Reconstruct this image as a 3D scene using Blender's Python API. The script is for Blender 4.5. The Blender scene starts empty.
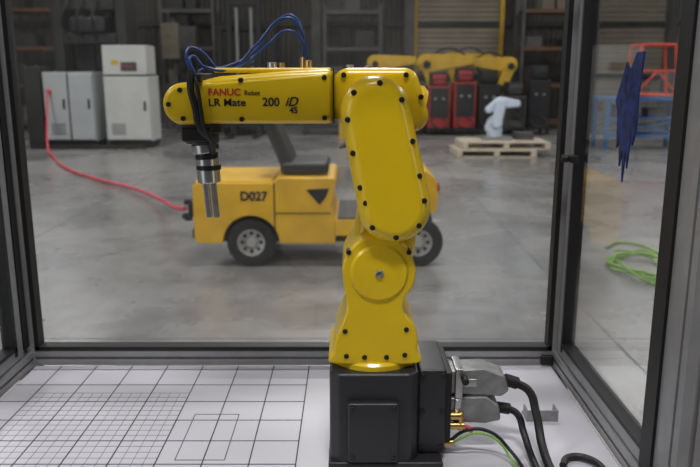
import bpy, bmesh, math, random
from mathutils import Vector, Matrix, geometry
random.seed(7)
S = bpy.context.scene
COL = S.collection
try:
    S.view_settings.view_transform = 'Standard'
    S.view_settings.look = 'None'
except Exception: pass

# ---------------------------------------------------------------- materials
def mat(name, c, rough=0.5, metal=0.0, var=0.08, scale=8.0, bump=0.0, coat=0.0, c2=None, detail=4.0, alpha=None):
    m = bpy.data.materials.new(name); m.use_nodes = True
    nt = m.node_tree; b = nt.nodes['Principled BSDF']
    tc = nt.nodes.new('ShaderNodeTexCoord')
    n = nt.nodes.new('ShaderNodeTexNoise'); n.inputs['Scale'].default_value = scale; n.inputs['Detail'].default_value = detail
    nt.links.new(tc.outputs['Object'], n.inputs['Vector'])
    r = nt.nodes.new('ShaderNodeValToRGB')
    lo = c2 if c2 else tuple(v*(1-var) for v in c)
    hi = c if c2 else tuple(min(1, v*(1+var)) for v in c)
    r.color_ramp.elements[0].position = 0.35; r.color_ramp.elements[1].position = 0.65
    r.color_ramp.elements[0].color = (*lo, 1); r.color_ramp.elements[1].color = (*hi, 1)
    nt.links.new(n.outputs['Fac'], r.inputs['Fac']); nt.links.new(r.outputs['Color'], b.inputs['Base Color'])
    b.inputs['Roughness'].default_value = rough; b.inputs['Metallic'].default_value = metal
    b.inputs['Coat Weight'].default_value = coat; b.inputs['Coat Roughness'].default_value = 0.12
    if bump:
        bp = nt.nodes.new('ShaderNodeBump'); bp.inputs['Strength'].default_value = bump; bp.inputs['Distance'].default_value = 0.002
        nt.links.new(n.outputs['Fac'], bp.inputs['Height']); nt.links.new(bp.outputs['Normal'], b.inputs['Normal'])
    return m

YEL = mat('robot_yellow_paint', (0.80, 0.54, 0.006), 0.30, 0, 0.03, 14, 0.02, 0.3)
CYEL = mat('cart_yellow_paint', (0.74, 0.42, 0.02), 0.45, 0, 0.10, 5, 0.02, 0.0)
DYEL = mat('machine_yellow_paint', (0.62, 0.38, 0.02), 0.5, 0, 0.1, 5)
DGREY = mat('robot_dark_grey_paint', (0.022, 0.023, 0.026), 0.42, 0, 0.06, 60, 0.15)
BLACK = mat('black_rubber', (0.007, 0.007, 0.008), 0.5, 0, 0.2, 40)
BLKMET = mat('black_metal', (0.013, 0.013, 0.014), 0.5, 0.2, 0.3, 6)
ALU = mat('anodised_aluminium', (0.30, 0.30, 0.31), 0.36, 0.35, 0.06, 30)
STEEL = mat('brushed_steel', (0.50, 0.50, 0.50), 0.28, 0.9, 0.08, 40)
CAST = mat('cast_connector_metal', (0.30, 0.30, 0.30), 0.45, 0.6, 0.15, 60, 0.1)
BRASS = mat('brass', (0.65, 0.42, 0.16), 0.3, 0.95, 0.08, 30)
BLUE = mat('blue_air_hose', (0.01, 0.04, 0.17), 0.35, 0, 0.1, 20)
WHITE = mat('table_white_laminate', (0.56, 0.55, 0.61), 0.36, 0, 0.035, 3)
LINE = mat('grid_line_ink', (0.012, 0.012, 0.016), 0.6, 0, 0.1, 20)
LINE2 = mat('thin_line_ink', (0.10, 0.10, 0.12), 0.6, 0, 0.1, 20)
REDINK = mat('red_ink', (0.5, 0.02, 0.015), 0.5, 0, 0.05, 20)
CAB = mat('cabinet_grey_paint', (0.42, 0.44, 0.45), 0.5, 0, 0.05, 3)
CABW = mat('cabinet_light_paint', (0.56, 0.57, 0.55), 0.5, 0, 0.05, 3)
REDH = mat('red_hose_rubber', (0.70, 0.07, 0.11), 0.5, 0, 0.1, 10)
GREENH = mat('green_hose_rubber', (0.20, 0.40, 0.05), 0.4, 0, 0.1, 10)
RED = mat('red_paint', (0.40, 0.02, 0.018), 0.45, 0, 0.1, 6)
REDF = mat('red_frame_paint', (0.70, 0.07, 0.03), 0.45, 0, 0.1, 6)
BLUP = mat('blue_bench_paint', (0.03, 0.13, 0.33), 0.5, 0, 0.1, 6)
WOOD = mat('pallet_wood', (0.62, 0.55, 0.44), 0.75, 0, 0.2, 9, 0.3, c2=(0.50, 0.42, 0.32))
DWOOD = mat('shelf_board_wood', (0.10, 0.08, 0.055), 0.75, 0, 0.2, 5)
WROB = mat('white_robot_paint', (0.60, 0.68, 0.80), 0.35, 0, 0.03, 9)
NAVY = mat('navy_reflection', (0.008, 0.02, 0.11), 0.8, 0, 0.6, 60)  # colour of the blue reflection painted onto the side glass
DARK = mat('dark_machine_paint', (0.014, 0.013, 0.012), 0.55, 0, 0.4, 3)
MID = mat('grey_machine_paint', (0.06, 0.058, 0.056), 0.55, 0, 0.25, 3)
BEIGE = mat('beige_carton', (0.13, 0.11, 0.08), 0.7, 0, 0.15, 4)
ORNG = mat('rack_orange_paint', (0.10, 0.04, 0.015), 0.55, 0, 0.15, 4)
WALL = mat('corrugated_wall_paint', (0.058, 0.051, 0.042), 0.6, 0, 0.3, 0.8, c2=(0.030, 0.027, 0.022))
WALLS = mat('side_wall_paint', (0.20, 0.19, 0.18), 0.7, 0, 0.15, 0.8)
WALLF = mat('front_wall_paint', (0.07, 0.068, 0.065), 0.7, 0, 0.15, 0.8)
DOORM = mat('roller_door_paint', (0.26, 0.225, 0.17), 0.55, 0, 0.1, 1.5)
TIRE = mat('tire_rubber', (0.010, 0.010, 0.010), 0.7, 0, 0.2, 30, 0.2)
HUB = mat('wheel_hub_paint', (0.45, 0.44, 0.42), 0.4, 0.5, 0.15, 12)
SEATM = mat('black_vinyl', (0.010, 0.010, 0.011), 0.4, 0, 0.2, 12)

def floor_mat():
    m = bpy.data.materials.new('polished_concrete'); m.use_nodes = True
    nt = m.node_tree; b = nt.nodes['Principled BSDF']; L = nt.links
    tc = nt.nodes.new('ShaderNodeTexCoord')
    n1 = nt.nodes.new('ShaderNodeTexNoise'); n1.inputs['Scale'].default_value = 0.5; n1.inputs['Detail'].default_value = 5
    n1.inputs['Roughness'].default_value = 0.6; n1.inputs['Distortion'].default_value = 0.5
    n2 = nt.nodes.new('ShaderNodeTexNoise'); n2.inputs['Scale'].default_value = 4; n2.inputs['Detail'].default_value = 8; n2.inputs['Roughness'].default_value = 0.7
    L.new(tc.outputs['Object'], n1.inputs['Vector']); L.new(tc.outputs['Object'], n2.inputs['Vector'])
    r1 = nt.nodes.new('ShaderNodeValToRGB'); r1.color_ramp.elements[0].position = 0.36; r1.color_ramp.elements[1].position = 0.64
    r1.color_ramp.elements[0].color = (0.185, 0.180, 0.180, 1); r1.color_ramp.elements[1].color = (0.30, 0.292, 0.286, 1)
    r2 = nt.nodes.new('ShaderNodeValToRGB'); r2.color_ramp.elements[0].position = 0.35; r2.color_ramp.elements[1].position = 0.6
    r2.color_ramp.elements[0].color = (0.76, 0.75, 0.74, 1); r2.color_ramp.elements[1].color = (1, 1, 1, 1)
    mx = nt.nodes.new('ShaderNodeMixRGB'); mx.blend_type = 'MULTIPLY'; mx.inputs['Fac'].default_value = 1
    L.new(n1.outputs['Fac'], r1.inputs['Fac']); L.new(n2.outputs['Fac'], r2.inputs['Fac'])
    L.new(r1.outputs['Color'], mx.inputs['Color1']); L.new(r2.outputs['Color'], mx.inputs['Color2'])
    L.new(mx.outputs['Color'], b.inputs['Base Color'])
    rr = nt.nodes.new('ShaderNodeMapRange'); rr.inputs['From Min'].default_value = 0.3; rr.inputs['From Max'].default_value = 0.7
    rr.inputs['To Min'].default_value = 0.17; rr.inputs['To Max'].default_value = 0.38
    L.new(n1.outputs['Fac'], rr.inputs['Value']); L.new(rr.outputs['Result'], b.inputs['Roughness'])
    return m
FLOORM = floor_mat()

def glass_mat():
    m = bpy.data.materials.new('clear_polycarbonate'); m.use_nodes = True
    nt = m.node_tree; nt.nodes.clear(); L = nt.links
    out = nt.nodes.new('ShaderNodeOutputMaterial')
    tr = nt.nodes.new('ShaderNodeBsdfTransparent'); tr.inputs['Color'].default_value = (0.95, 0.96, 0.96, 1)
    gl = nt.nodes.new('ShaderNodeBsdfGlossy'); gl.inputs['Roughness'].default_value = 0.03
    df = nt.nodes.new('ShaderNodeBsdfDiffuse'); df.inputs['Color'].default_value = (0.6, 0.6, 0.6, 1)
    lw = nt.nodes.new('ShaderNodeLayerWeight'); lw.inputs['Blend'].default_value = 0.5
    pw = nt.nodes.new('ShaderNodeMath'); pw.operation = 'POWER'; pw.inputs[1].default_value = 5
    ma = nt.nodes.new('ShaderNodeMath'); ma.operation = 'MULTIPLY_ADD'; ma.inputs[1].default_value = 0.9; ma.inputs[2].default_value = 0.035
    L.new(lw.outputs['Facing'], pw.inputs[0]); L.new(pw.outputs[0], ma.inputs[0])
    mx = nt.nodes.new('ShaderNodeMixShader'); mx2 = nt.nodes.new('ShaderNodeMixShader')
    tc = nt.nodes.new('ShaderNodeTexCoord'); n = nt.nodes.new('ShaderNodeTexNoise'); n.inputs['Scale'].default_value = 3; n.inputs['Detail'].default_value = 6
    L.new(tc.outputs['Object'], n.inputs['Vector'])
    mr = nt.nodes.new('ShaderNodeMapRange'); mr.inputs['From Min'].default_value = 0.45; mr.inputs['From Max'].default_value = 0.8
    mr.inputs['To Min'].default_value = 0.003; mr.inputs['To Max'].default_value = 0.05
    L.new(n.outputs['Fac'], mr.inputs['Value'])
    L.new(ma.outputs[0], mx.inputs['Fac']); L.new(tr.outputs[0], mx.inputs[1]); L.new(gl.outputs[0], mx.inputs[2])
    L.new(mr.outputs['Result'], mx2.inputs['Fac']); L.new(mx.outputs[0], mx2.inputs[1]); L.new(df.outputs[0], mx2.inputs[2])
    L.new(mx2.outputs[0], out.inputs['Surface'])
    return m
GLASS = glass_mat()

def emis(name, c, s):
    m = bpy.data.materials.new(name); m.use_nodes = True
    b = m.node_tree.nodes['Principled BSDF']; b.inputs['Base Color'].default_value = (*c, 1)
    b.inputs['Emission Color'].default_value = (*c, 1); b.inputs['Emission Strength'].default_value = s
    return m

# ---------------------------------------------------------------- builders
def root(name, loc=(0, 0, 0)):
    o = bpy.data.objects.new(name, None); o.location = loc; o.empty_display_size = 0.1
    COL.objects.link(o); return o

def attach(o, parent):
    COL.objects.link(o)
    if parent is not None:
        o.parent = parent
        o.matrix_parent_inverse = Matrix.Translation(-Vector(parent.location))
    return o

def finish(bm, name, parent, m, bevel=0.0, seg=3, smooth=True):
    bmesh.ops.recalc_face_normals(bm, faces=bm.faces)
    me = bpy.data.meshes.new(name); bm.to_mesh(me); bm.free()
    me.materials.append(m)
    if smooth:
        for p in me.polygons: p.use_smooth = True
        if not bevel: me.set_sharp_from_angle(angle=math.radians(35))
    o = bpy.data.objects.new(name, me); attach(o, parent)
    if bevel:
        b = o.modifiers.new('bevel', 'BEVEL'); b.width = bevel; b.segments = seg; b.limit_method = 'ANGLE'; b.angle_limit = math.radians(40)
        w = o.modifiers.new('wn', 'WEIGHTED_NORMAL'); w.keep_sharp = False
    return o

def add_box(bm, x0, x1, y0, y1, z0, z1, M=None):
    vs = [bm.verts.new((x, y, z)) for x in (x0, x1) for y in (y0, y1) for z in (z0, z1)]
    if M is not None:
        for v in vs: v.co = M @ v.co
    for f in ((0, 1, 3, 2), (4, 6, 7, 5), (0, 4, 5, 1), (2, 3, 7, 6), (0, 2, 6, 4), (1, 5, 7, 3)):
        bm.faces.new([vs[i] for i in f])

def box(p, name, x, y, z, m, bevel=0.0, M=None, seg=2):
    bm = bmesh.new(); add_box(bm, x[0], x[1], y[0], y[1], z[0], z[1], M)
    return finish(bm, name, p, m, bevel, seg, smooth=bool(bevel))

def boxes(p, name, lst, m, bevel=0.0):
    bm = bmesh.new()
    for b in lst: add_box(bm, *b)
    return finish(bm, name, p, m, bevel, 2, smooth=bool(bevel))

def prism(p, name, outl, a0, a1, m, bevel=0.0, axis='Y', seg=4):
    bm = bmesh.new()
    def P(u, v, a):
        return {'Y': (u, a, v), 'X': (a, u, v), 'Z': (u, v, a)}[axis]
    A = [bm.verts.new(P(u, v, a0)) for u, v in outl]; B = [bm.verts.new(P(u, v, a1)) for u, v in outl]
    bm.faces.new(A); bm.faces.new(B[::-1]); n = len(outl)
    for i in range(n):
        bm.faces.new((A[i], A[(i+1) % n], B[(i+1) % n], B[i]))
    return finish(bm, name, p, m, bevel, seg)

def frame_of(d):
    d = Vector(d).normalized()
    u = Vector((0, 0, 1)) if abs(d.z) < 0.9 else Vector((1, 0, 0))
    x = d.cross(u).normalized(); y = d.cross(x).normalized()
    return x, y, d

def add_lathe(bm, c, d, prof, n=32):
    x, y, d = frame_of(d); c = Vector(c); rings = []
    for r, h in prof:
        rings.append([bm.verts.new(c + d*h + x*(r*math.cos(2*math.pi*i/n)) + y*(r*math.sin(2*math.pi*i/n))) for i in range(n)] if r > 1e-6 else [bm.verts.new(c + d*h)])
    for a, b in zip(rings, rings[1:]):
        for i in range(n):
            j = (i+1) % n
            if len(a) == 1 and len(b) == 1: continue
            if len(a) == 1: bm.faces.new((a[0], b[i], b[j]))
            elif len(b) == 1: bm.faces.new((a[i], a[j], b[0]))
            else: bm.faces.new((a[i], a[j], b[j], b[i]))

def lathe(p, name, c, d, prof, m, n=40):
    bm = bmesh.new(); add_lathe(bm, c, d, prof, n); return finish(bm, name, p, m)

def cyl(p, name, p0, p1, r, m, r1=None, ch=None, n=28):
    p0 = Vector(p0); p1 = Vector(p1); h = (p1-p0).length; r1 = r if r1 is None else r1
    ch = min(r, r1, h)*0.12 if ch is None else ch
    return lathe(p, name, p0, p1-p0, [(0, 0), (r-ch, 0), (r, ch), (r1, h-ch), (r1-ch, h), (0, h)], m, n)

def cyls(p, name, lst, m, n=16):
    bm = bmesh.new()
    for p0, p1, r in lst:
        p0 = Vector(p0); p1 = Vector(p1); h = (p1-p0).length; ch = min(r, h)*0.15
        add_lathe(bm, p0, p1-p0, [(0, 0), (r-ch, 0), (r, ch), (r, h-ch), (r-ch, h), (0, h)], n)
    return finish(bm, name, p, m)

def tube(p, name, pts, r, m, res=4):
    cu = bpy.data.curves.new(name, 'CURVE'); cu.dimensions = '3D'; cu.bevel_depth = r; cu.bevel_resolution = res; cu.resolution_u = 12
    sp = cu.splines.new('BEZIER'); sp.bezier_points.add(len(pts)-1)
    for b, q in zip(sp.bezier_points, pts):
        b.co = q; b.handle_left_type = 'AUTO'; b.handle_right_type = 'AUTO'
    cu.use_fill_caps = True
    cu.materials.append(m)
    return attach(bpy.data.objects.new(name, cu), p)

def text(p, name, s, loc, size, m, rot=(math.pi/2, 0, 0), shear=0, sx=1, bold=0.0):
    cu = bpy.data.curves.new(name, 'FONT'); cu.body = s; cu.size = size; cu.extrude = 0.0003; cu.shear = shear; cu.offset = bold
    cu.materials.append(m)
    o = bpy.data.objects.new(name, cu); attach(o, p); o.location = loc; o.rotation_euler = rot; o.scale = (sx, 1, 1); return o

def hull(circs, n=48):
    pts = []
    for cx, cz, r in circs:
        for i in range(n):
            a = 2*math.pi*i/n; pts.append((cx+r*math.cos(a), cz+r*math.sin(a)))
    return [pts[i] for i in geometry.convex_hull_2d([Vector(q) for q in pts])]

def spline(pts, n=8):
    out = []; N = len(pts)
    for i in range(N):
        p0, p1, p2, p3 = [Vector(pts[(i+k-1) % N]) for k in range(4)]
        for j in range(n):
            t = j/n
            out.append(tuple(0.5*((2*p1)+(p2-p0)*t+(2*p0-5*p1+4*p2-p3)*t*t+(3*p1-p0-3*p2+p3)*t**3)))
    return out

def tslot(p, name, a, b, axis, s=0.04, m=ALU):
    """aluminium T-slot extrusion, a=(centre start) b=end coordinate along axis"""
    h = s/2; g = 0.0035; d = 0.006
    o = []
    side = [(-h, -h), (-g, -h), (-g, -h+d), (g, -h+d), (g, -h)]
    for k in range(4):
        c, sn = [(1, 0), (0, 1), (-1, 0), (0, -1)][k]
        for u, v in side: o.append((u*c - v*sn, u*sn + v*c))
    i = 'XYZ'.index(axis)
    cu = [a[j] for j in range(3) if j != i]
    o = [(u+cu[0], v+cu[1]) for u, v in o]
    return prism(p, name, o, a[i], b, m, 0.0, axis)

# ---------------------------------------------------------------- room shell
X0, X1, YF, YB, H = -13.0, 14.0, -5.0, 22.6, 6.8
box(None, 'floor', (X0, X1), (YF-4, YB), (-0.1, 0), FLOORM)
box(None, 'wall_left', (X0-0.2, X0), (YF, YB), (0, H), WALLS)
box(None, 'wall_right', (X1, X1+0.2), (YF, YB), (0, H), WALLS)
box(None, 'ceiling', (X0, X1), (YF, YB), (H, H+0.15), WALLS)
# corrugated back wall with unseen high openings to the sky, added for floor sheen
def corr(p, name, x0, x1, z0, z1):
    o = []; x = x0
    while x < x1-0.26:
        o += [(x, YB), (x+0.12, YB), (x+0.16, YB-0.04), (x+0.26, YB-0.04)]; x += 0.30
    o += [(x1, YB), (x1, YB+0.15), (x0, YB+0.15)]
    prism(p, name, o, z0, z1, WALL, 0, 'Z')
wbk = root('wall_back', (0, YB, 0))
W0, W1 = 4.3, 5.9
added_openings = [(-10.5, -8.0), (-5.2, -3.2), (0.2, 6.2), (8.5, 12.0)]
corr(wbk, 'lower', X0, X1, 0, W0); corr(wbk, 'upper', X0, X1, W1, H)
px = X0
for a, b in added_openings:
    corr(wbk, 'pier', px, a, W0, W1); px = b
corr(wbk, 'pier', px, X1, W0, W1)
for i, (a, b) in enumerate(added_openings):
    r = root('added_sky_opening_%d' % (i+1), ((a+b)/2, YB, W0))
    n = int((b-a)/1.0)
    boxes(r, 'mullions', [(a+(b-a)*k/n-0.03, a+(b-a)*k/n+0.03, YB+0.02, YB+0.08, W0, W1) for k in range(n+1)] + [(a, b, YB+0.02, YB+0.08, W0, W0+0.06), (a, b, YB+0.02, YB+0.08, W1-0.06, W1), (a, b, YB+0.03, YB+0.07, 5.08, 5.12)], MID)
# front wall with a large unseen opening added on the left for key light
boxes(None, 'wall_front', [(X0, -12, YF-0.2, YF, 0, H), (-5, 8, YF-0.2, YF, 0, H), (12, X1, YF-0.2, YF, 0, H), (-12, -5, YF-0.2, YF, 4.8, H), (8, 12, YF-0.2, YF, 4.6, H)], WALLF)
boxes(None, 'trim_floor_joint', [(-9, 12, 9.30, 9.312, 0, 0.001), (-9, 12, 4.2, 4.21, 0, 0.001), (-3.1, -3.088, 1.8, 22, 0, 0.001), (1.6, 1.612, 1.8, 22, 0, 0.001), (6.3, 6.312, 1.8, 22, 0, 0.001)], LINE2)
for i, z in enumerate((1.35, 2.9)):
    box(None, 'trim_%d' % (i+1), (X0, X1), (YB-0.16, YB-0.045), (z, z+0.14), DARK)
for x in (-8.6, -4.9, -1.0, 1.75, 5.0, 9.5):
    r = root('steel_column', (x, YB-0.35, 0))
    boxes(r, 'i_section', [(x-0.14, x+0.14, YB-0.48, YB-0.46, 0, H), (x-0.14, x+0.14, YB-0.19, YB-0.17, 0, H), (x-0.01, x+0.01, YB-0.46, YB-0.19, 0, H)], MID)
def roller(idx, x0, x1, z1, m):
    r = root('door_%d' % idx, ((x0+x1)/2, YB-0.06, 0))
    o = []; z = 0.0
    while z < z1:
        o += [(YB-0.05, z), (YB-0.085, z+0.03), (YB-0.085, z+0.11), (YB-0.05, z+0.14)]; z += 0.15
    o += [(YB-0.041, z), (YB-0.041, 0)]
    prism(r, 'slats', o, x0, x1, m, 0, 'X')
    boxes(r, 'frame', [(x0-0.12, x0, YB-0.2, YB-0.041, 0, z1+0.1), (x1, x1+0.12, YB-0.2, YB-0.041, 0, z1+0.1), (x0, x1, YB-0.2, YB-0.041, z1, z1+0.1)], DYEL)
roller(1, 2.0, 4.45, 4.0, DOORM)
roller(2, 7.0, 10.6, 4.0, DOORM)

# ---------------------------------------------------------------- safety enclosure
XL, XR, YN, YR, TZ = -0.73, 0.475, 0.93, 1.56, 0.95
enc = root('robot_safety_enclosure', (0, 1.25, 0.9))
for nm, (x, y) in {'post_rear_left': (XL, YR), 'post_rear_right': (XR, YR), 'post_front_left': (XL, YN), 'post_front_right': (XR, YN+0.01)}.items():
    tslot(enc, nm, (x, y, 0.0), 2.05, 'Z')
for nm, y, z in (('rail_rear_bottom', YR, TZ+0.017), ('rail_rear_top', YR, 2.03), ('rail_front_top', YN, 2.03)):
    tslot(enc, nm, (XL+0.02, y, z), XR-0.02, 'X', 0.034)
for nm, x, z in (('rail_left_bottom', XL, TZ+0.017), ('rail_right_bottom', XR, TZ+0.017), ('rail_left_top', XL, 2.03), ('rail_right_top', XR, 2.03)):
    tslot(enc, nm, (x, YN+0.02, z), YR-0.02, 'Y', 0.034)
gx0, gx1, gz0, gz1 = XL+0.02, XR-0.02, TZ+0.034, 2.01
box(enc, 'rear_glass', (gx0, gx1), (YR-0.004, YR+0.002), (gz0, 2.01), GLASS)
boxes(enc, 'rear_gasket', [(gx0, gx0+0.010, YR-0.018, YR+0.012, gz0, gz1), (gx1-0.010, gx1, YR-0.018, YR+0.012, gz0, gz1), (gx0, gx1, YR-0.018, YR+0.012, gz0, gz0+0.010), (gx0, gx1, YR-0.018, YR+0.012, gz1-0.010, gz1)], BLACK)
rd0, rd1 = YN+0.035, YR-0.025
box(enc, 'right_glass', (XR-0.003, XR+0.003), (rd0, rd1), (TZ+0.034, 2.01), GLASS)
boxes(enc, 'right_door_stiles', [(XR-0.012, XR+0.012, rd1-0.035, rd1-0.006, TZ+0.036, 2.0), (XR-0.012, XR+0.012, rd0+0.045, rd0+0.005, TZ+0.036, 2.0), (XR-0.012, XR+0.012, rd0+0.05, rd1-0.035, TZ+0.036, TZ+0.062)], ALU, 0.002)
boxes(enc, 'right_door_seals', [(XR-0.014, XR+0.014, rd1-0.043, rd1-0.035, TZ+0.05, 2.0), (XR-0.016, XR+0.016, rd0+0.045, rd0+0.085, TZ+0.036, 2.0), (XR-0.014, XR+0.014, rd0+0.05, rd1-0.035, TZ+0.062, TZ+0.07)], BLACK)
box(enc, 'left_glass', (XL-0.003, XL+0.003), (rd0, rd1), (TZ+0.034, 2.01), GLASS)
boxes(enc, 'left_door_stiles', [(XL-0.012, XL+0.012, rd1-0.06, rd1-0.03, TZ+0.036, 2.0), (XL-0.012, XL+0.012, rd0, rd0+0.04, TZ+0.036, 2.0), (XL-0.012, XL+0.012, rd0+0.04, rd1-0.06, TZ+0.036, TZ+0.062)], ALU, 0.002)
boxes(enc, 'left_door_seals', [(XL-0.014, XL+0.014, rd1-0.07, rd1-0.06, TZ+0.05, 2.0), (XL-0.014, XL+0.014, rd1-0.028, rd1-0.004, TZ+0.05, 2.0), (XL-0.014, XL+0.014, rd0+0.04, rd1-0.06, TZ+0.062, TZ+0.07)], BLACK)
for z in (1.425, 1.80):
    box(enc, 'door_latch', (XR-0.028, XR-0.012), (1.47, 1.50), (z-0.008, z+0.008), BLACK, 0.003)
    cyl(enc, 'latch_knob', (XR-0.03, 1.485, z), (XR-0.042, 1.485, z), 0.008, BLACK)
box(enc, 'corner_bracket', (XR-0.045, XR-0.018), (YR-0.03, YR-0.018), (TZ+0.003, TZ+0.026), BLKMET, 0.003)

# work table
tb = root('work_table', (0, 1.24, TZ))
box(tb, 'top', (XL+0.021, XR-0.021), (YN-0.01, YR-0.021), (TZ-0.03, TZ), WHITE, 0.002)
box(tb, 'tray', (XL-0.0, XR+0.0), (YN+0.035, YR-0.022), (TZ-0.045, TZ-0.031), WHITE)
gl = []; w = 0.0011
gxr = -0.092; sp = 0.0797; zt = TZ+0.0004; zb = TZ
k = 0
while gxr - k*sp > XL+0.02:
    x = gxr-k*sp; gl.append((x-w, x+w, YN+0.03, YR-0.022, zb, zt)); k += 1
k = 0
while 1.515-k*sp > YN+0.03:
    y = 1.515-k*sp; gl.append((XL+0.022, gxr, y-w, y+w, zb, zt)); k += 1
boxes(tb, 'grid_lines', gl, LINE)
fl = []; w = 0.00045; sx0 = gxr-7*sp; s4 = sp/4
for i in range(0, 21):
    x = sx0+i*s4
    if x <= gxr-3*sp+0.001: fl.append((x-w, x+w, 1.04, 1.515-1.5*sp, zb, zt-0.0001))
for j in range(2, 24):
    y = 1.515-sp-j*s4
    if y > 1.04: fl.append((sx0, gxr-3*sp, y-w, y+w, zb, zt-0.0001))
boxes(tb, 'fine_grid_lines', fl, LINE2)
def rect(x0, x1, y0, y1, w): return [(x0, x1, y0-w, y0+w, zb, zt+0.0001), (x0, x1, y1-w, y1+w, zb, zt+0.0001), (x0-w, x0+w, y0, y1, zb, zt+0.0001), (x1-w, x1+w, y0, y1, zb, zt+0.0001)]
boxes(tb, 'outline_mark', rect(-0.30, -0.215, 1.13, 1.30, 0.0009), LINE2)

# ---------------------------------------------------------------- robot arm
rb = root('industrial_robot_arm', (0.045, 1.2, TZ))
prism(rb, 'base_body', [(-0.034, 1.12), (-0.020, 1.105), (0.100, 1.105), (0.114, 1.12), (0.114, 1.285), (-0.034, 1.285)], TZ, 1.118, DGREY, 0.006, 'Z')
prism(rb, 'base_foot', [(-0.036, 1.10), (0.156, 1.10), (0.156, 1.29), (-0.036, 1.29)], TZ, TZ+0.012, DGREY, 0.004, 'Z')
box(rb, 'base_front_cover', (-0.004, 0.080), (1.092, 1.108), (TZ+0.016, 1.072), DGREY, 0.004)
cyls(rb, 'cover_screws', [((x, 1.093, z), (x, 1.089, z), 0.004) for x in (0.004, 0.072) for z in (0.975, 1.064)], BLACK)
box(rb, 'rear_connector_block', (0.114, 0.162), (1.13, 1.27), (TZ+0.012, 1.115), DGREY, 0.005)
box(rb, 'rear_block_plate', (0.160, 0.172), (1.14, 1.26), (TZ+0.03, 1.105), BLKMET, 0.002)
cyls(rb, 'rear_block_screws', [((x, 1.131, z), (x, 1.126, z), 0.004) for x in (0.122, 0.155) for z in (0.975, 1.04, 1.106)], BLACK)
lathe(rb, 'turret_flange', (0.041, 1.192, 1.116), (0, 0, 1), [(0, 0), (0.077, 0), (0.077, 0.010), (0.073, 0.014), (0, 0.014)], YEL, 56)
tur = spline([(-0.026, 1.128), (-0.0265, 1.150), (-0.023, 1.174), (-0.014, 1.196), (-0.005, 1.226), (-0.010, 1.262), (-0.011, 1.300), (0.012, 1.334), (0.047, 1.343), (0.083, 1.332), (0.104, 1.298), (0.103, 1.265), (0.088, 1.238), (0.088, 1.216), (0.105, 1.194), (0.111, 1.172), (0.110, 1.150), (0.109, 1.128)], 6)
prism(rb, 'turret_body', tur, 1.124, 1.262, YEL, 0.024, 'Y', 7)
lathe(rb, 'turret_face_disc', (0.047, 1.126, 1.284), (0, -1, 0), [(0, 0), (0.047, 0), (0.047, 0.002), (0.043, 0.006), (0, 0.008)], YEL, 56)
lathe(rb, 'turret_centre_plug', (0.047, 1.119, 1.284), (0, -1, 0), [(0, 0), (0.0065, 0), (0.0065, 0.003), (0.005, 0.004), (0.004, 0.002), (0, 0.002)], CAST, 24)
prism(rb, 'shoulder_link', hull([(0.050, 1.270, 0.052), (0.0694, 1.394, 0.052)]), 1.172, 1.272, YEL, 0.018, 'Y', 5)
cyl(rb, 'shoulder_motor_cover', (0.0694, 1.27, 1.394), (0.0694, 1.30, 1.394), 0.045, YEL)
ua = hull([(0.038, 1.540, 0.053), (0.0694, 1.394, 0.057)])
prism(rb, 'upper_arm', ua, 1.096, 1.172, YEL, 0.022, 'Y', 8)
prism(rb, 'elbow_housing', hull([(0.000, 1.575, 0.030), (0.085, 1.580, 0.025), (0.100, 1.530, 0.026), (0.0, 1.545, 0.030)]), 1.168, 1.272, YEL, 0.014, 'Y', 5)
lathe(rb, 'elbow_motor_cover', (0.088, 1.22, 1.545), (1, 0, -0.25), [(0, 0), (0.038, 0), (0.038, 0.026), (0.032, 0.034), (0, 0.036)], YEL, 40)
prism(rb, 'forearm', [(-0.025, 1.518), (-0.025, 1.603), (-0.10, 1.600), (-0.205, 1.592), (-0.235, 1.585), (-0.235, 1.518)], 1.160, 1.250, YEL, 0.012, 'Y', 4)
prism(rb, 'forearm_side_cover', hull([(-0.262, 1.549, 0.028), (-0.05, 1.575, 0.020), (-0.05, 1.542, 0.020)]), 1.154, 1.164, YEL, 0.004, 'Y', 3)
box(rb, 'forearm_seam', (-0.0265, -0.025), (1.159, 1.251), (1.5175, 1.604), BLKMET)
box(rb, 'forearm_top_cover', (-0.215, -0.03), (1.175, 1.235), (1.597, 1.605), YEL, 0.003)
prism(rb, 'wrist_housing', hull([(-0.262, 1.549, 0.033), (-0.225, 1.552, 0.034)]), 1.156, 1.254, YEL, 0.010, 'Y', 4)
sc = []
def ring(cx, cz, r, a0, a1, n, y):
    for i in range(n):
        a = math.radians(a0+(a1-a0)*i/max(1, n-1)); x = cx+r*math.cos(a); z = cz+r*math.sin(a)
        sc.append(((x, y+0.006, z), (x, y-0.003, z), 0.0044))
ring(0.038, 1.540, 0.043, 25, 195, 4, 1.100)
ring(0.0694, 1.394, 0.046, -190, 15, 5, 1.100)
for t in (0.36, 0.72):
    for s in (-1, 1):
        cx = 0.038+0.0314*t+s*0.045; cz = 1.54-0.146*t+s*0.009
        sc.append(((cx, 1.108, cz), (cx, 1.098, cz), 0.0044))
for x, z in ((-0.008, 1.185), (-0.006, 1.142), (0.024, 1.140), (0.060, 1.140), (0.090, 1.144), (0.092, 1.188), (-0.002, 1.318), (0.094, 1.318)):
    sc.append(((x, 1.140, z), (x, 1.122, z), 0.0042))
for x, z in ((-0.284, 1.549), (-0.265, 1.571), (-0.262, 1.527), (-0.17, 1.586), (-0.17, 1.526), (-0.040, 1.590), (-0.040, 1.528)):
    sc.append(((x, 1.162, z), (x, 1.152, z), 0.0040))
for x, z in ((-0.010, 1.594), (0.088, 1.594), (0.112, 1.56)):
    sc.append(((x, 1.172, z), (x, 1.164, z), 0.0042))
cyls(rb, 'black_screw_caps', sc, BLACK, 14)
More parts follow.
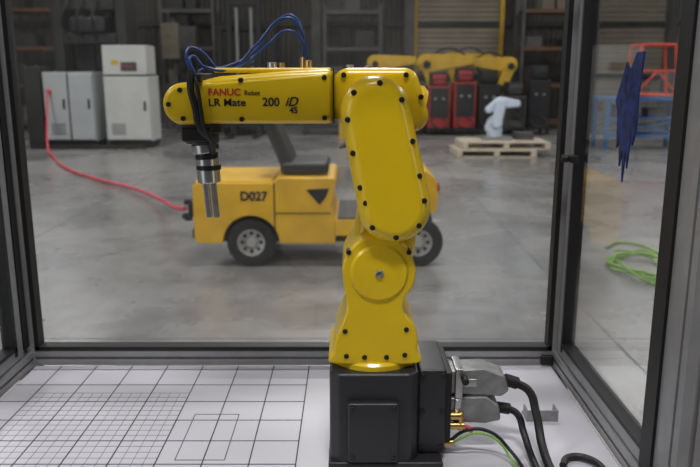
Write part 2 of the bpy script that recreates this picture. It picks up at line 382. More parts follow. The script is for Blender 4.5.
# wrist and gripper
cyl(rb, 'wrist_joint_ring', (-0.244, 1.205, 1.522), (-0.244, 1.205, 1.500), 0.034, BLKMET)
cyl(rb, 'wrist_flange', (-0.244, 1.205, 1.500), (-0.244, 1.205, 1.484), 0.028, DGREY)
cyl(rb, 'tool_adapter', (-0.240, 1.205, 1.484), (-0.238, 1.205, 1.468), 0.023, STEEL)
cyl(rb, 'tool_collar_dark', (-0.238, 1.205, 1.468), (-0.237, 1.205, 1.458), 0.019, BLKMET)
cyl(rb, 'gripper_cylinder', (-0.237, 1.205, 1.460), (-0.235, 1.205, 1.418), 0.019, STEEL)
cyl(rb, 'gripper_collar', (-0.235, 1.205, 1.448), (-0.235, 1.205, 1.440), 0.0205, BLKMET)
M = Matrix.Translation((-0.236, 1.205, 1.395)) @ Matrix.Rotation(math.radians(-4), 4, 'Y')
box(rb, 'gripper_finger', (-0.008, 0.002), (-0.008, 0.008), (-0.036, 0.026), STEEL, 0.002, M)
M = Matrix.Translation((-0.228, 1.205, 1.395)) @ Matrix.Rotation(math.radians(-4), 4, 'Y')
box(rb, 'gripper_finger_pad', (-0.003, 0.005), (-0.006, 0.006), (-0.036, 0.026), CAST, 0.001, M)
tube(rb, 'wrist_hose_sleeve', [(-0.246, 1.150, 1.600), (-0.246, 1.143, 1.575), (-0.240, 1.143, 1.545), (-0.236, 1.148, 1.515), (-0.222, 1.172, 1.490), (-0.225, 1.19, 1.470)], 0.0055, BLACK)
tube(rb, 'wrist_hose', [(-0.244, 1.158, 1.60), (-0.236, 1.144, 1.578), (-0.232, 1.143, 1.545), (-0.228, 1.148, 1.51), (-0.215, 1.18, 1.48)], 0.0035, BLACK)
box(rb, 'hose_clamp', (-0.250, -0.230), (1.148, 1.25), (1.584, 1.596), BLKMET, 0.002)
box(rb, 'wrist_lug', (-0.268, -0.222), (1.160, 1.17), (1.49, 1.512), BLKMET, 0.003)
blues = [[(-0.246, 1.16, 1.590), (-0.252, 1.17, 1.634), (-0.238, 1.18, 1.632), (-0.20, 1.19, 1.600), (-0.15, 1.20, 1.640), (-0.10, 1.20, 1.682), (-0.080, 1.20, 1.668), (-0.074, 1.20, 1.618)],
         [(-0.240, 1.155, 1.592), (-0.246, 1.16, 1.622), (-0.228, 1.17, 1.606), (-0.18, 1.18, 1.604), (-0.13, 1.19, 1.640), (-0.10, 1.19, 1.662), (-0.08, 1.19, 1.652), (-0.068, 1.195, 1.615)],
         [(-0.236, 1.17, 1.590), (-0.238, 1.18, 1.600), (-0.20, 1.19, 1.606), (-0.155, 1.21, 1.630), (-0.115, 1.215, 1.680), (-0.092, 1.21, 1.686), (-0.076, 1.205, 1.658), (-0.070, 1.205, 1.62)]]
for b in blues: tube(rb, 'blue_air_hose', b, 0.0024, BLUE)
cyls(rb, 'brass_fittings', [((-0.074, 1.20, 1.600), (-0.074, 1.20, 1.622), 0.006), ((-0.066, 1.195, 1.600), (-0.066, 1.195, 1.617), 0.006), ((-0.11, 1.205, 1.602), (-0.11, 1.205, 1.613), 0.005)], BRASS)
cyls(rb, 'top_plugs', [((-0.125, 1.2, 1.60), (-0.125, 1.2, 1.614), 0.008), ((0.0, 1.205, 1.60), (0.0, 1.205, 1.610), 0.006), ((0.03, 1.205, 1.60), (0.03, 1.205, 1.609), 0.006)], STEEL)
# lettering
ty = 1.1532
text(rb, 'lettering_maker', 'FANUC', (-0.2215, ty, 1.5628), 0.0150, REDINK, sx=1.03, bold=0.0003)
text(rb, 'lettering_robot', 'Robot', (-0.165, ty, 1.5628), 0.0115, LINE, sx=0.85)
text(rb, 'lettering_model', 'LR Mate', (-0.2215, ty, 1.5465), 0.0165, LINE, sx=1.05, bold=0.0003)
text(rb, 'lettering_number', '200', (-0.137, ty, 1.5465), 0.0185, LINE, sx=0.98, bold=0.0003)
text(rb, 'lettering_suffix', 'iD', (-0.102, ty, 1.5465), 0.0200, LINE, shear=0.35, bold=0.0003)
text(rb, 'lettering_variant', '4S', (-0.095, ty, 1.5355), 0.0135, LINE, sx=1.0, bold=0.0003)
# rear connectors and cables
prism(rb, 'connector_hood_upper', [(0.172, 1.055), (0.172, 1.098), (0.230, 1.102), (0.267, 1.088), (0.275, 1.060), (0.262, 1.050)], 1.165, 1.215, CAST, 0.004, 'Y', 2)
prism(rb, 'connector_hood_lower', [(0.172, 1.005), (0.172, 1.050), (0.235, 1.052), (0.258, 1.035), (0.262, 1.008), (0.235, 1.002)], 1.160, 1.212, CAST, 0.004, 'Y', 2)
boxes(rb, 'connector_levers', [(0.180, 0.194, 1.158, 1.22, 1.048, 1.104), (0.180, 0.192, 1.154, 1.218, 1.0, 1.05), (0.194, 0.218, 1.160, 1.166, 1.070, 1.085)], STEEL, 0.002)
cyls(rb, 'connector_glands', [((0.270, 1.19, 1.072), (0.295, 1.19, 1.064), 0.011), ((0.258, 1.185, 1.022), (0.282, 1.185, 1.018), 0.010), ((0.195, 1.14, 1.088), (0.195, 1.16, 1.088), 0.006)], BLKMET, 20)
tube(rb, 'power_cable', [(0.290, 1.19, 1.066), (0.314, 1.185, 1.052), (0.324, 1.17, 1.02), (0.328, 1.13, 0.975), (0.330, 1.06, 0.959), (0.33, 0.96, 0.959)], 0.0075, BLACK)
tube(rb, 'signal_cable', [(0.280, 1.185, 1.019), (0.295, 1.18, 1.010), (0.303, 1.165, 0.985), (0.308, 1.13, 0.963), (0.31, 1.05, 0.958), (0.31, 0.96, 0.958)], 0.0062, BLACK)
tube(rb, 'ground_wire', [(0.172, 1.15, 0.968), (0.19, 1.14, 0.985), (0.215, 1.14, 0.995), (0.25, 1.135, 0.985), (0.275, 1.11, 0.956), (0.285, 1.0, 0.954)], 0.0020, GREENH)
tube(rb, 'aux_hose', [(0.172, 1.15, 0.975), (0.20, 1.15, 0.995), (0.24, 1.145, 0.995), (0.275, 1.13, 0.966), (0.29, 1.05, 0.955), (0.295, 0.96, 0.955)], 0.0030, BLACK)
cyls(rb, 'brass_air_fittings', [((0.162, 1.15, 1.022), (0.190, 1.15, 1.022), 0.007), ((0.162, 1.15, 1.004), (0.197, 1.15, 1.004), 0.0065), ((0.190, 1.15, 1.030), (0.190, 1.15, 0.996), 0.005), ((0.162, 1.15, 0.972), (0.18, 1.15, 0.972), 0.006)], BRASS)
tube(rb, 'air_inlet_hose', [(0.192, 1.15, 1.004), (0.205, 1.15, 1.000), (0.212, 1.16, 0.985)], 0.003, REDH)
br = root('cable_bracket', (0.37, 1.29, TZ))
boxes(br, 'bracket', [(0.335, 0.395, 1.27, 1.273, TZ, TZ+0.022), (0.335, 0.395, 1.273, 1.31, TZ, TZ+0.003), (0.335, 0.338, 1.273, 1.30, TZ+0.003, TZ+0.022), (0.392, 0.395, 1.273, 1.30, TZ+0.003, TZ+0.022)], CAST)
lc = root('black_cable', (0.40, 1.08, TZ))
tube(lc, 'cable', [(0.355, 1.10, TZ+0.007), (0.375, 1.128, TZ+0.007), (0.405, 1.12, TZ+0.008), (0.42, 1.07, TZ+0.008), (0.425, 0.97, TZ+0.008)], 0.006, BLACK)

# blue reflection in side glass, modelled as a thin solid sheet
cl = root('blue_reflection_sheet', (0.462, 1.24, 1.5))
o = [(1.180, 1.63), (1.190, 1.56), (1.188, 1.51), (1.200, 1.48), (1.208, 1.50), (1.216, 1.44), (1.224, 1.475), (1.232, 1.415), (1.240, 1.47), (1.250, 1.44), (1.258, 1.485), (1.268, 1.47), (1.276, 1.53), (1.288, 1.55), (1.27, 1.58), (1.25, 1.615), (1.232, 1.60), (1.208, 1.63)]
prism(cl, 'reflection_sheet', o, 0.463, 0.466, NAVY, 0, 'X')

# ---------------------------------------------------------------- utility cart
ct = root('utility_cart', (-0.28, 6.3, 0))
def arch(cx, cz, r, zb):
    a0 = math.asin((zb-cz)/r); pts = []
    for i in range(17):
        a = a0+(math.pi-2*a0)*i/16; pts.append((cx+r*math.cos(a), cz+r*math.sin(a)))
    return pts
front = [(-1.27, 0.20), (-1.29, 0.26), (-1.29, 0.68), (-1.26, 0.71), (-0.62, 0.71), (-0.60, 0.75), (-0.13, 0.75), (-0.11, 0.71), (-0.16, 0.50), (-0.12, 0.44), (-0.12, 0.20)] + arch(-0.82, 0.20, 0.235, 0.20)
prism(ct, 'front_body', front, 5.87, 6.80, CYEL, 0.012, 'Y', 2)
rear = [(-0.12, 0.27), (-0.12, 0.40), (0.28, 0.40), (0.33, 0.60), (0.36, 0.78), (0.62, 0.80), (0.70, 0.74), (0.72, 0.60), (0.70, 0.46)] + [(0.60+0.26*math.cos(math.radians(a)), 0.22+0.26*math.sin(math.radians(a))) for a in range(66, 181, 12)] + [(0.34, 0.27)]
prism(ct, 'rear_body', rear, 5.87, 6.80, CYEL, 0.012, 'Y', 2)
box(ct, 'deck_mat', (-0.10, 0.27), (5.90, 6.77), (0.40, 0.412), BLACK)
box(ct, 'chassis', (-1.15, 0.72), (6.12, 6.55), (0.16, 0.30), BLKMET, 0.01)
def wheel(cx, cy, sgn):
    R = 0.205
    lathe(ct, 'tire', (cx, cy, R), (0, sgn, 0), [(0.115, -0.05), (0.17, -0.055), (0.195, -0.045), (R, -0.025), (R, 0.025), (0.195, 0.045), (0.17, 0.055), (0.115, 0.05)], TIRE, 48)
    lathe(ct, 'rim', (cx, cy, R), (0, sgn, 0), [(0.12, -0.045), (0.12, 0.048), (0.108, 0.050), (0.100, 0.030), (0.06, 0.022), (0.045, 0.035), (0.038, 0.05), (0, 0.052)], HUB, 40)
    lst = []
    for i in range(8):
        a = 2*math.pi*i/8; x = cx+0.078*math.cos(a); z = R+0.078*math.sin(a)
        lst.append(((x, cy+sgn*0.018, z), (x, cy+sgn*0.030, z), 0.016))
    cyls(ct, 'rim_holes', lst, BLACK)
    lst = []
    for i in range(5):
        a = 2*math.pi*i/5; x = cx+0.045*math.cos(a); z = R+0.045*math.sin(a)
        lst.append(((x, cy+sgn*0.03, z), (x, cy+sgn*0.045, z), 0.007))
    cyls(ct, 'lug_nuts', lst, STEEL)
for cx in (-0.82, 0.57):
    wheel(cx, 5.93, -1); wheel(cx, 6.74, 1)
    cyl(ct, 'axle', (cx, 5.95, 0.205), (cx, 6.72, 0.205), 0.03, BLKMET)
box(ct, 'seat_cushion', (-0.58, -0.18), (6.0, 6.62), (0.76, 0.86), SEATM, 0.035, seg=4)
M = Matrix.Translation((-0.59, 6.3, 0.99)) @ Matrix.Rotation(math.radians(-22), 4, 'Y')
box(ct, 'seat_backrest', (-0.055, 0.055), (-0.28, 0.28), (-0.24, 0.24), SEATM, 0.04, M, 4)
cyls(ct, 'seat_bracket', [((-0.50, 6.15, 0.76), (-0.60, 6.15, 1.0), 0.015), ((-0.50, 6.45, 0.76), (-0.60, 6.45, 1.0), 0.015)], BLKMET)
cyl(ct, 'steering_column', (0.30, 6.3, 0.55), (0.08, 6.3, 1.02), 0.025, BLKMET)
th = []
c = Vector((0.07, 6.3, 1.03)); x, y, d = frame_of((-0.22, 0, 0.47))
for i in range(32):
    a = 2*math.pi*i/32; th.append(c+x*0.17*math.cos(a)+y*0.17*math.sin(a))
tube(ct, 'steering_wheel', th+[th[0]], 0.013, BLACK)
cyls(ct, 'steering_spokes', [(th[0], th[16], 0.01), (c, th[8], 0.01)], BLKMET)
prism(ct, 'side_decal', [(-0.36, 0.655), (-0.17, 0.665), (-0.20, 0.59), (-0.25, 0.53)], 5.862, 5.869, BLACK, 0, 'Y')
boxes(ct, 'panel_seams', [(-0.625, -0.615, 5.866, 5.872, 0.22, 0.71), (-0.615, -0.16, 5.866, 5.872, 0.455, 0.463)], BLACK)
box(ct, 'top_edge_trim', (-1.27, -0.64), (5.90, 6.77), (0.708, 0.722), CYEL, 0.004)
text(ct, 'number_label', 'D027', (-0.90, 5.866, 0.565), 0.105, LINE, bold=0.004, sx=0.95)
cyls(ct, 'tail_lamps', [((0.715, 5.98, 0.66), (0.74, 5.98, 0.66), 0.04), ((0.715, 6.68, 0.66), (0.74, 6.68, 0.66), 0.04)], RED)
boxes(ct, 'tow_hitch', [(-1.36, -1.28, 6.0, 6.12, 0.40, 0.52), (-1.40, -1.34, 6.03, 6.09, 0.36, 0.40), (-1.40, -1.34, 6.03, 6.09, 0.50, 0.54), (-1.42, -1.38, 6.02, 6.10, 0.38, 0.42)], BLKMET, 0.008)
box(ct, 'front_bumper', (-1.31, -1.285), (5.9, 6.78), (0.24, 0.32), BLKMET, 0.005)

# ---------------------------------------------------------------- cabinets
def cabinet(x0, x1, y0, z1, m, doors=2, legs=0.12):
    r = root('electrical_cabinet', ((x0+x1)/2, y0+0.4, 0))
    box(r, 'plinth', (x0+0.03, x1-0.03), (y0+0.05, y0+0.75), (0, legs), BLKMET)
    box(r, 'body', (x0, x1), (y0, y0+0.8), (legs, z1), m, 0.015)
    w = (x1-x0)/doors
    boxes(r, 'door_gaps', [(x0+i*w-0.012, x0+i*w+0.012, y0-0.004, y0, legs, z1) for i in range(1, doors)] + [(x0, x1, y0-0.004, y0, legs, legs+0.03)], BLACK)
    for i in range(doors):
        box(r, 'door_panel_%d' % (i+1), (x0+i*w+0.02, x0+(i+1)*w-0.02), (y0-0.03, y0), (legs+0.04, z1-0.05), m, 0.01)
        hx = x0+(i+1)*w-0.12
        box(r, 'handle_%d' % (i+1), (hx, hx+0.04), (y0-0.055, y0-0.03), (z1*0.52, z1*0.52+0.2), BLACK, 0.004)
    boxes(r, 'vents', [(x0+0.12, x0+0.42, y0-0.036, y0-0.03, legs+0.15+0.05*k, legs+0.17+0.05*k) for k in range(5)], MID)
    return r
c1 = cabinet(-6.42, -5.37, 15.5, 1.58, CAB, 2, 0.14)
c2 = cabinet(-5.15, -4.20, 15.5, 1.50, CABW, 1, 0.14)
box(c2, 'upper_module', (-5.13, -4.22), (15.46, 16.2), (1.52, 2.12), CABW, 0.02)
box(c2, 'module_gap', (-5.14, -4.21), (15.49, 16.2), (1.50, 1.52), BLACK)
boxes(c2, 'warning_labels', [(-4.95, -4.80, 15.455, 15.459, 1.72, 1.82)], DYEL)
box(c2, 'control_panel', (-4.75, -4.42), (15.44, 15.459), (1.60, 1.78), MID, 0.004)
cyls(c2, 'buttons', [((-4.7+0.09*i, 15.44, 1.69), (-4.7+0.09*i, 15.42, 1.69), 0.025) for i in range(3)], RED)
box(c1, 'side_unit', (-6.86, -6.50), (15.6, 16.2), (0, 1.7), DARK, 0.02)
boxes(c1, 'floor_feet', [(-6.7, -4.3, 15.3, 15.45, 0, 0.08)], DARK, 0.01)
cyl(c1, 'hose_outlet', (-6.28, 15.47, 1.18), (-6.28, 15.40, 1.18), 0.05, REDH)
rh = root('red_air_hose', (-3.5, 9, 0))
tube(rh, 'hose', [(-6.28, 15.38, 1.18), (-6.22, 15.1, 0.7), (-6.1, 14.7, 0.2), (-5.55, 13.6, 0.03), (-4.7, 12.0, 0.03), (-3.9, 10.9, 0.03), (-2.9, 9.7, 0.05), (-2.2, 8.4, 0.12), (-1.72, 7.0, 0.30), (-1.40, 6.06, 0.46)], 0.020, REDH)

# ---------------------------------------------------------------- machinery behind cabinets
def press(x, y):
    r = root('press_machine', (x, y, 0))
    boxes(r, 'frame', [(x-0.9, x-0.65, y, y+0.9, 0, 3.4), (x+0.55, x+0.8, y, y+0.9, 0, 3.4), (x-0.65, x+0.55, y, y+0.9, 2.95, 3.4), (x-0.65, x+0.55, y, y+0.9, 2.2, 2.45), (x-0.9, x+0.8, y-0.1, y+1.0, 0, 0.9), (x-0.65, x+0.55, y+0.6, y+0.9, 0.9, 2.95)], DARK, 0.03)
    cyls(r, 'rams', [((x-0.3, y+0.4, 2.4), (x-0.3, y+0.4, 3.0), 0.12), ((x+0.25, y+0.4, 2.4), (x+0.25, y+0.4, 3.0), 0.12), ((x, y+0.4, 0.9), (x, y+0.4, 2.2), 0.1)], BLKMET)
    box(r, 'head', (x-0.45, x+0.35), (y-0.15, y+0.3), (2.45, 2.8), BLKMET, 0.05)
    for i in range(3):
        tube(r, 'hydraulic_line', [(x-0.5+0.3*i, y-0.05, 2.3), (x-0.6+0.35*i, y-0.2, 2.7), (x-0.4+0.3*i, y-0.1, 3.2)], 0.03, BLACK)
press(-5.9, 17.2)
def shelf(name, x0, x1, y, z1, dens=0.45, m=ORNG):
    r = root(name, ((x0+x1)/2, y, 0)); L = []
    for x in (x0, x1-0.08):
        for yy in (y, y+0.9): L.append((x, x+0.08, yy, yy+0.08, 0, z1))
    boxes(r, 'uprights', L, MID)
    z = 0.15; B = []; D = []; I = {0: [], 1: [], 2: []}
    while z < z1-0.2:
        B += [(x0+0.08, x1-0.08, y, y+0.06, z, z+0.1), (x0+0.08, x1-0.08, y+0.9, y+0.96, z, z+0.1)]
        D.append((x0+0.08, x1-0.08, y+0.06, y+0.9, z+0.07, z+0.1))
        x = x0+0.15
        while x < x1-0.5:
            w = random.uniform(0.25, 0.5); h = random.uniform(0.2, 0.6)
            if random.random() < dens: I[random.choice((0, 1, 1, 2))].append((x, min(x+w, x1-0.1), y+0.1, y+0.7, z+0.1, z+0.1+h))
            x += w+0.06
        z += 1.0
    boxes(r, 'beams', B, m); boxes(r, 'decks', D, DWOOD)
    for k, mm in enumerate((BEIGE, DARK, MID)):
        if I[k]: boxes(r, 'stored_boxes_%d' % (k+1), I[k], mm, 0.01)
shelf('pallet_rack', -9.6, -6.9, 20.3, 3.6)
shelf('storage_shelf', -5.2, -3.7, 20.6, 3.6, m=MID)
shelf('storage_shelf', -0.75, 0.9, 21.0, 3.4, m=MID)
shelf('pallet_rack', 4.7, 6.8, 20.6, 3.6, 0.35)
eb = root('electrical_junction_box', (-4.55, 19.5, 0))
box(eb, 'stand', (-4.62, -4.52), (19.5, 19.6), (0, 2.9), MID)
box(eb, 'enclosure', (-4.85, -4.40), (19.3, 19.5), (1.9, 2.8), BEIGE, 0.02)

# forklift
fk = root('forklift', (-2.6, 18.6, 0))
x, y = -2.6, 18.4
boxes(fk, 'mast', [(x-0.42, x-0.30, y, y+0.15, 0.1, 3.3), (x+0.30, x+0.42, y, y+0.15, 0.1, 3.3), (x-0.30, x+0.30, y+0.03, y+0.12, 3.15, 3.28), (x-0.30, x+0.30, y+0.03, y+0.12, 1.7, 1.82), (x-0.30, x+0.30, y+0.03, y+0.12, 0.3, 0.42)], BLKMET, 0.01)
cyls(fk, 'lift_cylinders', [((x-0.18, y+0.08, 0.4), (x-0.18, y+0.08, 3.1), 0.04), ((x+0.18, y+0.08, 0.4), (x+0.18, y+0.08, 3.1), 0.04)], CAST)
boxes(fk, 'fork_carriage', [(x-0.5, x+0.5, y-0.08, y-0.02, 0.25, 0.35), (x-0.5, x+0.5, y-0.08, y-0.02, 0.65, 0.75), (x-0.38, x-0.26, y-0.13, y-0.08, 0.05, 0.75), (x+0.26, x+0.38, y-0.13, y-0.08, 0.05, 0.75), (x-0.38, x-0.26, y-1.0, y-0.13, 0.05, 0.09), (x+0.26, x+0.38, y-1.0, y-0.13, 0.05, 0.09)], BLKMET)
box(fk, 'body', (x-0.6, x+0.6), (y+0.3, y+1.9), (0.25, 1.35), DARK, 0.06)
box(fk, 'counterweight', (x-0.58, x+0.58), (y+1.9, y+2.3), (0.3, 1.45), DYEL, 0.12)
boxes(fk, 'overhead_guard', [(x-0.72, x-0.60, y+0.35, y+0.45, 1.0, 2.6), (x+0.60, x+0.72, y+0.35, y+0.45, 1.0, 2.6), (x-0.72, x-0.60, y+1.7, y+1.8, 1.0, 2.6), (x+0.60, x+0.72, y+1.7, y+1.8, 1.0, 2.6)] + [(x-0.74, x+0.74, y+0.33+0.2*i, y+0.38+0.2*i, 2.6, 2.70) for i in range(8)], BLKMET)
box(fk, 'seat', (x-0.25, x+0.25), (y+1.0, y+1.5), (1.35, 1.45), SEATM, 0.04)
box(fk, 'seat_back', (x-0.25, x+0.25), (y+1.45, y+1.55), (1.45, 2.0), SEATM, 0.04)
for sx in (-0.55, 0.55):
    for yy, rr in ((y+0.45, 0.33), (y+1.75, 0.27)):
        lathe(fk, 'tire', (x+sx, yy, rr), (1, 0, 0), [(0, -0.09), (rr*0.8, -0.1), (rr, -0.07), (rr, 0.07), (rr*0.8, 0.1), (0, 0.09)], TIRE)

def big_robot(x, y, d, s=1.0, ped=0.7):
    r = root('large_industrial_robot', (x, y, 0)); q = lambda a, b: (x+d*a*s, b*s+ped)
    box(r, 'pedestal', (x-0.35*s, x+0.35*s), (y-0.35*s, y+0.35*s), (0, ped), DARK, 0.02)
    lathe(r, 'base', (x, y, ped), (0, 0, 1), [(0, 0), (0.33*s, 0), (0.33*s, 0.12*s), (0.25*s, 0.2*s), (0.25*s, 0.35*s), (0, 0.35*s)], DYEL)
    a, b = q(0.05, 0.45); c, e = q(-0.22, 1.15)
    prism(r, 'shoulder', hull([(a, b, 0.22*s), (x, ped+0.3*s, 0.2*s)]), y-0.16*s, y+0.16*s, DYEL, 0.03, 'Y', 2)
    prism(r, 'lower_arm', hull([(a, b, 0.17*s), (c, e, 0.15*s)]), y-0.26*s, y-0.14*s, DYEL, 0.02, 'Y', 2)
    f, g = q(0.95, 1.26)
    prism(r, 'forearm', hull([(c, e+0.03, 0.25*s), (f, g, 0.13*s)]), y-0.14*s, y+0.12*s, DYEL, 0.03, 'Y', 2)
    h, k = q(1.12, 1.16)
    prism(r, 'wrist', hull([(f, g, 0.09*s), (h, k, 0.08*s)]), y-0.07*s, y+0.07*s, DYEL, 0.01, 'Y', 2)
    cyl(r, 'torch', (h, y, k), (h+d*0.12*s, y, k-0.3*s), 0.03*s, BLKMET)
    cyl(r, 'joint_motor', (a, y-0.26*s, b), (a, y-0.36*s, b), 0.12*s, BLKMET)
    cyl(r, 'elbow_motor', (c, y-0.26*s, e), (c, y-0.34*s, e), 0.10*s, BLKMET)
    tube(r, 'dress_cable', [(c, y, e+0.15*s), ((c+f)/2, y, e+0.42*s), (f, y, g+0.08*s)], 0.025*s, BLACK)
big_robot(2.25, 20.0, 1, 1.0, 0.62)
big_robot(0.85, 19.9, 1, 0.85, 0.80)
big_robot(4.10, 20.1, -1, 0.85, 0.75)
big_robot(3.05, 21.4, 1, 0.95, 0.75)

def welder(x, y, m, h=0.85, w=0.55, z0=0.0, name='welding_machine'):
    r = root(name, (x, y, 0))
    box(r, 'cart_base', (x-w/2-0.04, x+w/2+0.04), (y-0.05, y+0.85), (0.12, 0.18), BLKMET, 0.01)
    for sx in (-1, 1):
        for yy in (y+0.05, y+0.72):
            lathe(r, 'caster', (x+sx*w*0.45, yy, 0.065), (1, 0, 0), [(0, -0.025), (0.065, -0.025), (0.065, 0.025), (0, 0.025)], TIRE, 20)
    box(r, 'case', (x-w/2, x+w/2), (y, y+0.75), (0.18, 0.18+h), m, 0.03)
    box(r, 'front_panel', (x-w/2+0.04, x+w/2-0.04), (y-0.015, y), (0.18+h*0.25, 0.18+h-0.05), BLKMET, 0.01)
    cyls(r, 'dials', [((x-0.1, y-0.015, 0.18+h*0.7), (x-0.1, y-0.04, 0.18+h*0.7), 0.035), ((x+0.1, y-0.015, 0.18+h*0.7), (x+0.1, y-0.04, 0.18+h*0.7), 0.035)], CAST)
    box(r, 'wire_feeder', (x-w/2+0.06, x+w/2-0.06), (y+0.1, y+0.6), (0.18+h, 0.18+h+0.35), BLKMET, 0.03)
    box(r, 'wire_spool_cover', (x-w/2+0.10, x+w/2-0.10), (y+0.04, y+0.1), (0.22+h, 0.18+h+0.28), m, 0.02)
    tube(r, 'handle', [(x-w/2+0.1, y+0.02, 0.18+h), (x-w/2+0.1, y-0.05, 0.3+h), (x+w/2-0.1, y-0.05, 0.3+h), (x+w/2-0.1, y+0.02, 0.18+h)], 0.018, BLKMET)
    tube(r, 'cable_loop', [(x, y-0.02, 0.5), (x+0.2, y-0.15, 0.3), (x, y-0.2, 0.2), (x-0.2, y-0.1, 0.35), (x-0.1, y-0.02, 0.5)], 0.02, BLACK)
welder(2.25, 18.6, RED, 1.05); welder(2.9, 18.6, RED, 1.15); welder(1.55, 18.7, MID, 0.9); welder(0.85, 18.6, DARK, 1.0); welder(3.55, 18.8, DARK, 1.1); welder(4.2, 18.7, MID, 0.8); welder(4.85, 18.9, DARK, 1.2)
wb = root('workbench', (-0.45, 18.9, 0))
boxes(wb, 'bench', [(-1.2, 0.3, 18.6, 19.3, 0.85, 0.92), (-1.18, -1.1, 18.62, 18.7, 0, 0.85), (0.2, 0.28, 18.62, 18.7, 0, 0.85), (-1.18, -1.1, 19.2, 19.28, 0, 0.85), (0.2, 0.28, 19.2, 19.28, 0, 0.85), (-1.1, 0.2, 18.65, 19.25, 0.2, 0.25)], DARK)
boxes(wb, 'tool_boxes', [(-1.0, -0.5, 18.7, 19.1, 0.92, 1.35), (-0.4, 0.1, 18.75, 19.1, 0.92, 1.2), (-0.9, -0.2, 18.7, 19.1, 0.25, 0.7)], MID, 0.02)
for x in (5.6, 6.6, -0.2):
    r = root('safety_bollard', (x, 17.8, 0))
    lathe(r, 'post', (x, 17.8, 0), (0, 0, 1), [(0, 0), (0.11, 0), (0.11, 0.02), (0.07, 0.02), (0.07, 1.0), (0.05, 1.05), (0, 1.07)], DYEL, 24)

# ---------------------------------------------------------------- pallet with white robot
def pallet(x0, x1, y0, y1, z):
    r = root('wooden_pallet', ((x0+x1)/2, (y0+y1)/2, z)); L = []
    n = 7; w = (y1-y0)/n
    for i in range(n): L.append((x0, x1, y0+i*w+0.01, y0+(i+1)*w-0.02, z+0.12, z+0.14))
    for i in range(3):
        xx = x0+(x1-x0-0.1)*i/2
        L.append((xx, xx+0.1, y0, y1, z+0.02, z+0.12))
    for i in (0, 3, 6): L.append((x0, x1, y0+i*w+0.01, y0+(i+1)*w-0.02, z, z+0.02))
    boxes(r, 'boards', L, WOOD)
pallet(2.02, 3.52, 13.7, 14.8, 0)
pallet(2.14, 3.80, 13.8, 14.9, 0.141)
wr = root('white_cobot_arm', (2.85, 14.4, 0.282))
box(wr, 'base_plate', (2.60, 3.15), (14.2, 14.7), (0.282, 0.33), CAST, 0.01)
cyl(wr, 'base', (2.85, 14.45, 0.33), (2.85, 14.45, 0.52), 0.15, WROB)
prism(wr, 'shoulder', hull([(2.85, 0.60, 0.14), (2.80, 0.50, 0.13)]), 14.33, 14.57, WROB, 0.03)
prism(wr, 'lower_arm', hull([(2.85, 0.62, 0.10), (2.92, 0.98, 0.09)]), 14.20, 14.34, WROB, 0.03)
prism(wr, 'forearm', hull([(2.95, 1.00, 0.11), (3.25, 0.98, 0.07)]), 14.32, 14.50, WROB, 0.03)
prism(wr, 'upper_link', hull([(2.92, 1.0, 0.10), (2.72, 0.86, 0.07)]), 14.36, 14.52, WROB, 0.03)
cyl(wr, 'wrist', (3.25, 14.41, 0.98), (3.32, 14.41, 0.80), 0.06, BLKMET)
box(wr, 'controller_box', (3.25, 3.60), (14.3, 14.7), (0.282, 0.42), MID, 0.01)

# ---------------------------------------------------------------- blue bench + red frame
bb = root('blue_workbench', (6.05, 15.5, 0))
BX0, BX1, BY0, BY1 = 5.25, 6.95, 15.1, 16.0
boxes(bb, 'top', [(BX0, BX1, BY0, BY1, 1.00, 1.07)], BLUP, 0.01)
boxes(bb, 'legs', [(a, a+0.08, b, b+0.08, 0, 1.0) for a in (BX0+0.02, BX1-0.10) for b in (BY0+0.02, BY1-0.10)] + [(BX0+0.1, BX1-0.1, BY0+0.03, BY0+0.08, 0.25, 0.31), (BX0+0.1, BX1-0.1, BY1-0.08, BY1-0.03, 0.25, 0.31), (BX0+0.1, BX1-0.1, BY0+0.05, BY1-0.05, 0.62, 0.66)], BLUP, 0.006)
boxes(bb, 'parts_on_shelf', [(5.5, 5.9, 15.3, 15.7, 0.66, 0.9), (6.2, 6.6, 15.3, 15.7, 0.66, 0.85)], MID, 0.02)
cyls(bb, 'cross_braces', [((BX0+0.06, BY0+0.06, 0.3), (BX1-0.06, BY0+0.06, 0.62), 0.02), ((BX0+0.06, BY0+0.06, 0.62), (BX1-0.06, BY0+0.06, 0.3), 0.02)], BLUP)
rf = root('red_welded_frame', (6.3, 15.5, 1.09))
fx0, fx1, fy0, fy1, fz0, fz1 = 5.85, 6.75, 15.25, 15.8, 1.075, 2.12
ed = []
for a in (fx0, fx1):
    for b in (fy0, fy1): ed.append(((a, b, fz0+0.003), (a+(0.08 if a == fx0 else -0.12), b, fz1), 0.03))
for b in (fy0, fy1):
    ed += [((fx0, b, fz0+0.035), (fx1, b, fz0+0.035), 0.03), ((fx0+0.08, b, fz1), (fx1-0.12, b, fz1), 0.03), ((fx0+0.04, b, 1.6), (fx1-0.06, b, 1.6), 0.025)]
for z, e in ((fz0+0.035, 0), (fz1, 0.1)):
    ed += [((fx0+e*0.8, fy0, z), (fx0+e*0.8, fy1, z), 0.03), ((fx1-e*1.2, fy0, z), (fx1-e*1.2, fy1, z), 0.03)]
ed += [((fx0, fy0, fz0+0.03), (6.3, fy0, 1.6), 0.022), ((fx1, fy0, fz0+0.03), (6.3, fy0, 1.6), 0.022)]
cyls(rf, 'tubes', ed, REDF)

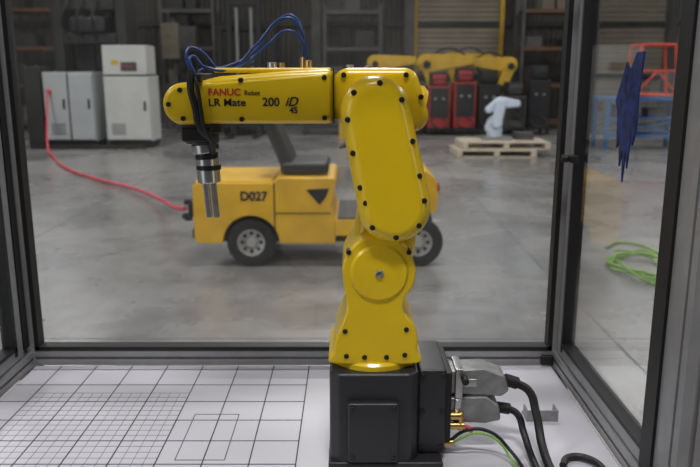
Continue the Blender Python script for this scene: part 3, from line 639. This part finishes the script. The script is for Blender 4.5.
# ---------------------------------------------------------------- green hose coil
gh = root('green_garden_hose', (2.4, 5.9, 0))
pts = []
for i in range(46):
    a = i*0.52; rx = 0.22+0.05*math.sin(i*1.7); ry = 0.42+0.10*math.cos(i*0.9)
    pts.append((2.43+rx*math.cos(a)+0.02*math.sin(i), 5.75+ry*math.sin(a), 0.02+0.012*(i % 5)))
pts = [(2.35, 6.5, 0.015), (2.60, 6.7, 0.015), (2.75, 6.3, 0.015)]+pts+[(2.3, 5.4, 0.02), (2.6, 5.2, 0.015), (2.9, 5.3, 0.015)]
tube(gh, 'hose', pts, 0.011, GREENH, 3)

# ---------------------------------------------------------------- lamps
E = emis('lamp_diffuser', (1, 0.97, 0.92), 3.0)
def lamp(x, y, power):
    r = root('high_bay_lamp', (x, y, H-0.3))
    box(r, 'housing', (x-0.9, x+0.9), (y-0.25, y+0.25), (H-0.22, H-0.02), MID, 0.01)
    box(r, 'diffuser', (x-0.85, x+0.85), (y-0.2, y+0.2), (H-0.24, H-0.22), E)
    l = bpy.data.lights.new('lamp_light', 'AREA'); l.shape = 'RECTANGLE'; l.size = 1.7; l.size_y = 0.4; l.energy = power; l.color = (1, 0.98, 0.96)
    o = bpy.data.objects.new('lamp_light', l); attach(o, r); o.location = (x, y, H-0.26)
for x in (-7, 0, 7):
    for y, p in ((-1, 190), (5, 150), (11, 200), (17, 130)):
        lamp(x, y, p*(1.25 if (x < -1 and y < 6) else 1))

w = bpy.data.worlds.new('sky'); S.world = w; w.use_nodes = True
w.node_tree.nodes['Background'].inputs['Color'].default_value = (0.87, 0.93, 1.0, 1)
w.node_tree.nodes['Background'].inputs['Strength'].default_value = 2.2

# ---------------------------------------------------------------- camera
cam = bpy.data.cameras.new('camera'); co = bpy.data.objects.new('camera', cam); COL.objects.link(co)
co.location = (0, 0, 1.6); co.rotation_euler = (math.radians(90-12.6), 0, 0)
cam.sensor_width = 36; cam.lens = 37.4; cam.clip_start = 0.02
cam.dof.use_dof = True; cam.dof.focus_distance = 1.18; cam.dof.aperture_fstop = 6.5
S.camera = co
